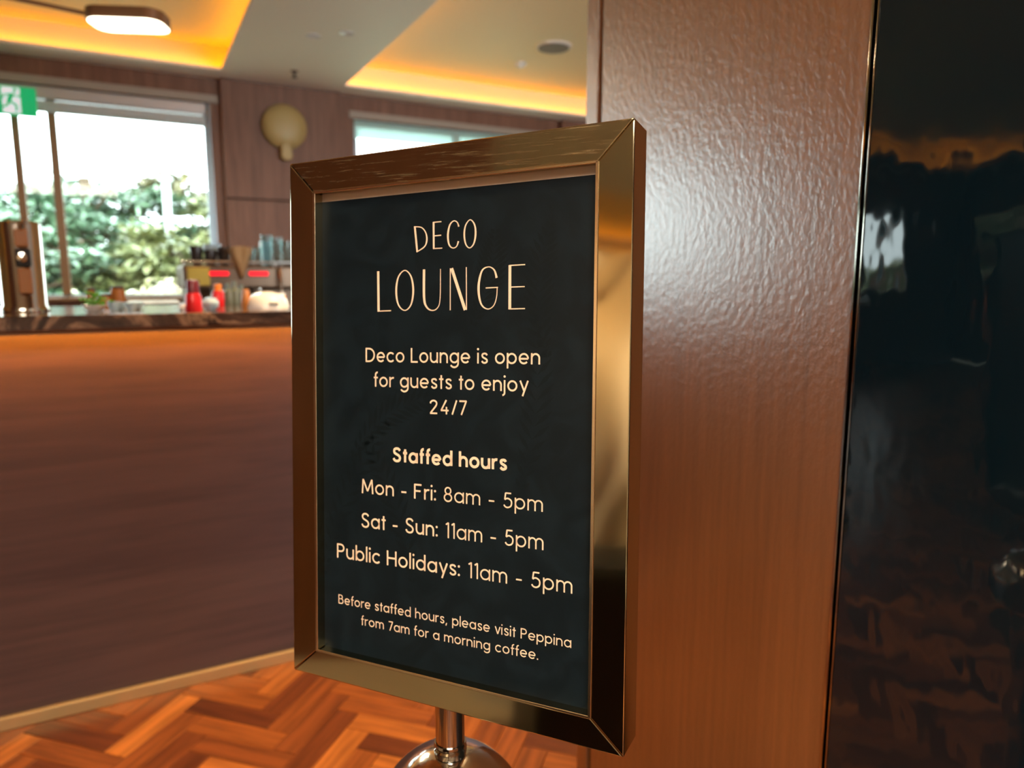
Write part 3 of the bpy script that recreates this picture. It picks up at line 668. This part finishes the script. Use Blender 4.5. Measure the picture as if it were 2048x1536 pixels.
G = {
 'o': (.424, [bowl()]), 'a': (.424, [bowl(), [(.424, .5), (.424, 0)]]), 'b': (.424, [bowl(), [(0, .74), (0, 0)]]), 'd': (.424, [bowl(), [(.424, .74), (.424, 0)]]),
 'p': (.424, [bowl(), [(0, .5), (0, -.2)]]), 'g': (.424, [bowl(), [(.424, .5), (.424, 0)]+arc(.212, -.0, .212, .19, 0, -152, 14)]),
 'c': (.37, [arc(.212, .25, .212, .212, 42, 318, 26)]), 'e': (.424, [[(.01, .245), (.424, .245)], arc(.212, .25, .212, .212, 0, 318, 30)]),
 'n': (.37, [[(0, .5), (0, 0)], nshape(0, .37)]), 'h': (.37, [[(0, .74), (0, 0)], nshape(0, .37)]), 'm': (.64, [[(0, .5), (0, 0)], nshape(0, .32), nshape(.32, .32)]),
 'r': (.22, [[(0, .5), (0, 0)], arc(.185, .277, .185, .185, 180, 75, 10)]), 'u': (.37, [[(.37, .5), (.37, 0)], [(0, .5)]+arc(.185, .223, .185, .185, 180, 360, 14)]),
 'i': (0, [[(0, .5), (0, 0)], disc2(0, .665, .062)]), 'j': (.0, [[(0, .5), (0, -.08)]+arc(-.12, -.08, .12, .11, 0, -85, 8), disc2(0, .665, .062)]),
 'l': (0, [[(0, .74), (0, 0)]]), 't': (.20, [[(.09, .65), (.09, 0)], [(-.03, .465), (.21, .465)]]),
 'f': (.20, [[(.07, 0), (.07, .60)]+arc(.19, .60, .12, .115, 180, 85, 9), [(-.04, .455), (.21, .455)]]),
 's': (.29, [S_low]), 'y': (.38, [[(0, .5), (.20, .03)], [(.385, .5), (.12, -.2)]]), 'v': (.36, [[(0, .5), (.18, 0)], [(.36, .5), (.18, 0)]]),
 'D': (.50, [[(0, 0), (0, .70)], [(0, .665), (.15, .665)]+arc(.17, .35, .32, .315, 90, -90, 22)+[(0, .035)]]),
 'L': (.36, [[(0, .7), (0, 0)], [(0, .035), (.36, .035)]]), 'F': (.36, [[(0, .7), (0, 0)], [(0, .665), (.36, .665)], [(0, .37), (.31, .37)]]),
 'S': (.42, [S_up]), 'M': (.60, [[(0, 0), (.05, .7)], [(.05, .69), (.30, .12)], [(.30, .12), (.55, .69)], [(.55, .7), (.60, 0)]]),
 'P': (.38, [[(0, 0), (0, .7)], [(0, .665), (.18, .665)]+arc(.19, .50, .18, .165, 90, -90, 14)+[(0, .335)]]),
 'H': (.46, [[(0, 0), (0, .7)], [(.46, 0), (.46, .7)], [(0, .36), (.46, .36)]]),
 'B': (.40, [[(0, 0), (0, .7)], [(0, .665), (.17, .665)]+arc(.18, .525, .15, .14, 90, -90, 12)+[(0, .385)], [(0, .385), (.2, .385)]+arc(.21, .21, .185, .175, 90, -90, 14)+[(0, .035)]]),
 '2': (.37, [crom([(.02, .52), (.05, .61), (.17, .665), (.30, .62), (.34, .51), (.29, .39), (.16, .22), (.02, .045)]), [(.0, .035), (.37, .035)]]),
 '4': (.40, [[(.28, .70), (.02, .19)], [(.0, .19), (.40, .19)], [(.29, .37), (.29, 0)]]), '7': (.36, [[(0, .665), (.36, .665)], [(.345, .68), (.10, 0)]]),
 '/': (.22, [[(0, 0), (.22, .7)]]), '8': (.37, [arc(.185, .515, .145, .15, 0, 360, 24), arc(.185, .20, .185, .168, 0, 360, 26)]),
 '5': (.38, [[(.35, .665), (.09, .665)], [(.09, .68), (.05, .375)], crom([(.05, .37), (.12, .42), (.22, .43), (.34, .36), (.375, .24), (.33, .10), (.20, .035), (.08, .06), (.01, .14)])]),
 '1': (.13, [[(0, .60), (.13, .69)], [(.13, .7), (.13, 0)]]), '-': (.27, [[(0, .25), (.27, .25)]]),
 ':': (.0, [disc2(0, .06, .062), disc2(0, .44, .062)]), '.': (.0, [disc2(0, .055, .062)]), ',': (.06, [[(.06, .08), (.0, -.11)]]),
}
def ribbon(pts, wd):
    "flat ribbon; wd number or per-point list"
    n = len(pts); out = []
    for i, p in enumerate(pts):
        a = pts[max(i-1, 0)]; b_ = pts[min(i+1, n-1)]
        if i == 0 and pts[0] == pts[-1] or (i == n-1 and math.dist(pts[0], pts[-1]) < 1e-6): a, b_ = pts[-2], pts[1]
        dx, dy = b_[0]-a[0], b_[1]-a[1]; l = math.hypot(dx, dy) or 1; h_ = (wd[i] if isinstance(wd, list) else wd)/2
        out.append(((p[0]-dy/l*h_, p[1]+dx/l*h_), (p[0]+dy/l*h_, p[1]-dx/l*h_)))
    return [[out[i][0], out[i][1], out[i+1][1], out[i+1][0]] for i in range(n-1)]
def ink(polys, name='lettering'):
    m_ = MB(); 
    for p in polys:
        q = [rec(a, b_) for a, b_ in p]; m_.add([sp(a, b_, -REC+.00012) for a, b_ in q], [tuple(range(len(p)))])
    base = parent_loc(po); me = bpy.data.meshes.new(name); me.from_pydata([p-base for p in m_.v], [], m_.f); me.materials.append(INK)
    o = bpy.data.objects.new(name, me); C.objects.link(o); o.parent = po; return o
def setline(runs, x0, x1, y0, y1, cap):
    "runs: [(text, weight)], from baseline (x0, y0) to (x1, y1) in mm on the sign front, cap height in mm"
    cur = 0; items = []; first = True
    for txt, wt in runs:
        for c in txt:
            if c == ' ': cur += .28; continue
            w_, st = G[c]; gap = {'j': .02, 't': .03, 'f': .04, 'r': .0, ',': -.02}.get(c, .0)
            items.append((cur, c, wt)); cur += w_+.135+wt*.55+(-.045 if c in 'rftLvy7/' else 0)+(.03 if c in ':.,' else 0)
            last = cur-(w_+.135+wt*.55+(-.045 if c in 'rftLvy7/' else 0)+(.03 if c in ':.,' else 0))+w_
    tot = last; ky = cap/.70; lw = runs[0][1]*ky; kx = (x1-x0-lw)/tot; polys = []
    def M(a, b_): X = x0+lw/2+a*kx; return (X/1000, (y0+(y1-y0)*(X-x0)/(x1-x0)+b_*ky)/1000)
    for x, c, wt in items:
        for st in G[c][1]:
            if st[0] == 'dot':
                r = wt*.66*ky; cx_, cy_ = M(x+st[1], st[2]); polys.append([(cx_+r/1000*math.cos(2*PI*k/14), cy_+r/1000*math.sin(2*PI*k/14)) for k in range(14)])
            else:
                pts = [M(x+a, b_) for a, b_ in st]; polys += ribbon(pts, wt*ky/1000)
    ink(polys); return kx/ky
LT, RG, BD = .067, .083, .130
print('text ratios', [round(v, 2) for v in (
 setline([('Deco Lounge is open', RG)], 94.8, 280.0, -199.8, -198.8, 13.6),
 setline([('for guests to enjoy', RG)], 104.5, 269.4, -223.6, -222.9, 13.6),
 setline([('24/7', RG)], 167.9, 208.5, -247.0, -246.2, 13.2),
 setline([('Staffed hours', BD)], 126.0, 249.0, -295.0, -293.3, 13.4),
 setline([('Mon - Fri:', RG), (' 8am - 5pm', LT)], 89.6, 284.2, -329.4, -326.8, 14.2),
 setline([('Sat - Sun:', RG), (' 11am - 5pm', LT)], 88.6, 285.2, -363.6, -360.4, 14.6),
 setline([('Public Holidays:', RG), (' 11am - 5pm', LT)], 58.5, 312.5, -398.3, -394.6, 14.6),
 setline([('Before staffed hours, please visit Peppina', .076)], 60.1, 312.0, -445.3, -442.2, 9.4),
 setline([('from 7am for a morning coffee.', .076)], 88.5, 281.0, -462.5, -459.1, 9.4))])
def head(strokes):
    polys = []
    for pts, ws in strokes:
        closed = pts[0] == pts[-1] and len(pts) > 3
        P = [(a, b_, (ws[i] if isinstance(ws, list) else ws)) for i, (a, b_) in enumerate(pts)]
        if len(P) > 2:
            if closed:
                Q = crom([P[-2]]+P+[P[1]], 8); Q = Q[8:len(Q)-8]; Q[-1] = Q[0]
            else: Q = crom(P, 8)
        else: Q = P
        polys += ribbon([(a/1000, b_/1000) for a, b_, _ in Q], [c/1000 for _, _, c in Q])
    return polys
E1 = .95
ink(head([([(151.5, -72.7), (154.3, -96.6)], 2.0), ([(150.6, -73.1), (158.7, -74.2), (163.4, -79.0), (164.8, -85.8), (162.2, -92.0), (153.6, -96.5)], [E1, E1, 1.2, 1.6, 1.2, E1]),
 ([(172.0, -70.0), (172.3, -94.7)], 1.9), ([(171.4, -70.4), (180.4, -70.3)], E1), ([(172.2, -82.8), (180.2, -82.6)], E1), ([(171.6, -94.3), (181.4, -94.3)], E1),
 ([(198.7, -76.0), (197.0, -72.0), (193.3, -70.6), (189.2, -74.2), (187.3, -83.2), (188.6, -91.4), (192.4, -94.8), (196.4, -93.6), (198.4, -89.1)], [1.6, 1.0, .9, 1.5, 1.9, 1.5, .9, 1.0, 1.6]),
 ([(210.4, -70.7), (205.8, -75.3), (204.4, -83.6), (206.0, -92.0), (210.0, -95.6), (214.2, -92.0), (216.0, -83.6), (214.8, -75.2), (210.4, -70.7)], [.9, 1.3, 1.7, 1.3, .9, 1.4, 1.8, 1.4, .9])]))
ink(head([([(109.9, -112.7), (110.3, -151.2)], 2.6), ([(109.0, -150.8), (124.7, -150.5)], E1),
 ([(140.5, -113.0), (133.3, -118.8), (130.7, -131.6), (133.1, -144.8), (140.4, -150.5), (147.4, -145.1), (149.9, -132.0), (147.3, -118.8), (140.5, -113.0)], [.9, 1.5, 2.1, 1.5, .9, 1.5, 2.1, 1.5, .9]),
 ([(161.8, -112.9), (161.9, -139), (164.7, -147.6), (170.4, -150.9), (176.2, -148.9), (179.2, -140.7), (179.6, -113.2)], [2.6, 2.5, 1.8, 1.1, .9, .85, .85]),
 ([(190.1, -151), (190.0, -113.0)], E1), ([(191.4, -113.0), (205.7, -151)], 3.0), ([(207.1, -151), (206.7, -112.6)], E1),
 ([(237.4, -123.2), (234.9, -116.2), (229.1, -113.3), (222.4, -117), (219.3, -131.6), (221.8, -145.4), (228.2, -150.4), (234.4, -147.8), (237.4, -140.3), (238.0, -131.4)], [2.2, 1.4, .9, 1.6, 2.4, 1.6, .9, .9, .85, .85]),
 ([(226.5, -131.8), (238.8, -131.6)], E1),
 ([(250.3, -112.6), (250.5, -151.1)], 2.7), ([(249.6, -112.9), (264.9, -112.7)], E1), ([(250.2, -131.7), (264.7, -131.6)], E1), ([(249.8, -150.7), (265.2, -150.6)], E1)]))

# faint printed fronds
fp = []
for (x0, y0, ang, ln, cv) in ((38, -430, 78, 190, -.5), (75, -300, 60, 120, -.9), (150, -420, 95, 150, .6), (255, -330, 70, 170, .5), (290, -200, 110, 120, -.7), (210, -170, 60, 90, .5)):
    a = math.radians(ang); x, y = x0, y0; nst = 15
    for i in range(nst):
        x += math.cos(a)*ln/nst; y += math.sin(a)*ln/nst; a += cv/nst; l = 24*math.sin(PI*(i+1.5)/(nst+2))
        for sd in (1, -1):
            b_ = a+sd*.75; px_, py_ = x+math.cos(b_)*l, y+math.sin(b_)*l; qx, qy = -math.sin(b_)*2.2, math.cos(b_)*2.2
            if min(x, px_) > 36 and max(x, px_) < 325 and max(y, py_) < -60: fp.append([(x/1000, y/1000), ((x+px_)/2000+qx/1000, (y+py_)/2000+qy/1000), (px_/1000, py_/1000), ((x+px_)/2000-qx/1000, (y+py_)/2000-qy/1000)])
m_ = MB()
for p in fp: m_.add([sp(*rec(a, b_), -REC+.00005) for a, b_ in p], [(0, 1, 2, 3)])
o = m_.build('printed_fronds', mat('frond_print', (.0030, .0072, .0100), .42, 0, Specular_IOR_Level=.22), po, label='faint darker palm fronds printed on the navy'); o['kind'] = 'stuff'

# pole, dome and foot
PZ = .7215; pc = mid+Vector((0, 0, 0)); r0 = .0142
MB().lathe((pc.x, pc.y, PZ), [(r0, .0), (r0, mid.z-PZ+.012)], 40).build('pole', CHROME, ss)
MB().lathe((pc.x, pc.y, PZ), [(r0+.0016, .0), (r0+.002, .003), (r0+.002, .006), (r0+.0004, .0075), (r0+.0004, .009), (r0+.0016, .0105), (r0+.0012, .013)], 40).build('collar', CHROME, ss)
R = .077; prof = [(0, 0)]+[(R*math.sin(a), -R+R*math.cos(a)) for a in [math.radians(6*k) for k in range(1, 17)]]+[(R*.7, -R*1.25), (.026, -R*1.35)]
MB().lathe((pc.x, pc.y, PZ+.001), prof, 64).build('dome', SPOTCHROME, ss, label='rounded spotted chrome dome')
MB().lathe((pc.x, pc.y, .03), [(.025, 0), (.025, PZ-R*1.34-.03)], 32).build('post', CHROME, ss)
MB().lathe((pc.x, pc.y, 0), [(.16, 0), (.16, .008), (.12, .022), (.03, .032), (0, .033)], 48).build('foot_plate', CHROME, ss)
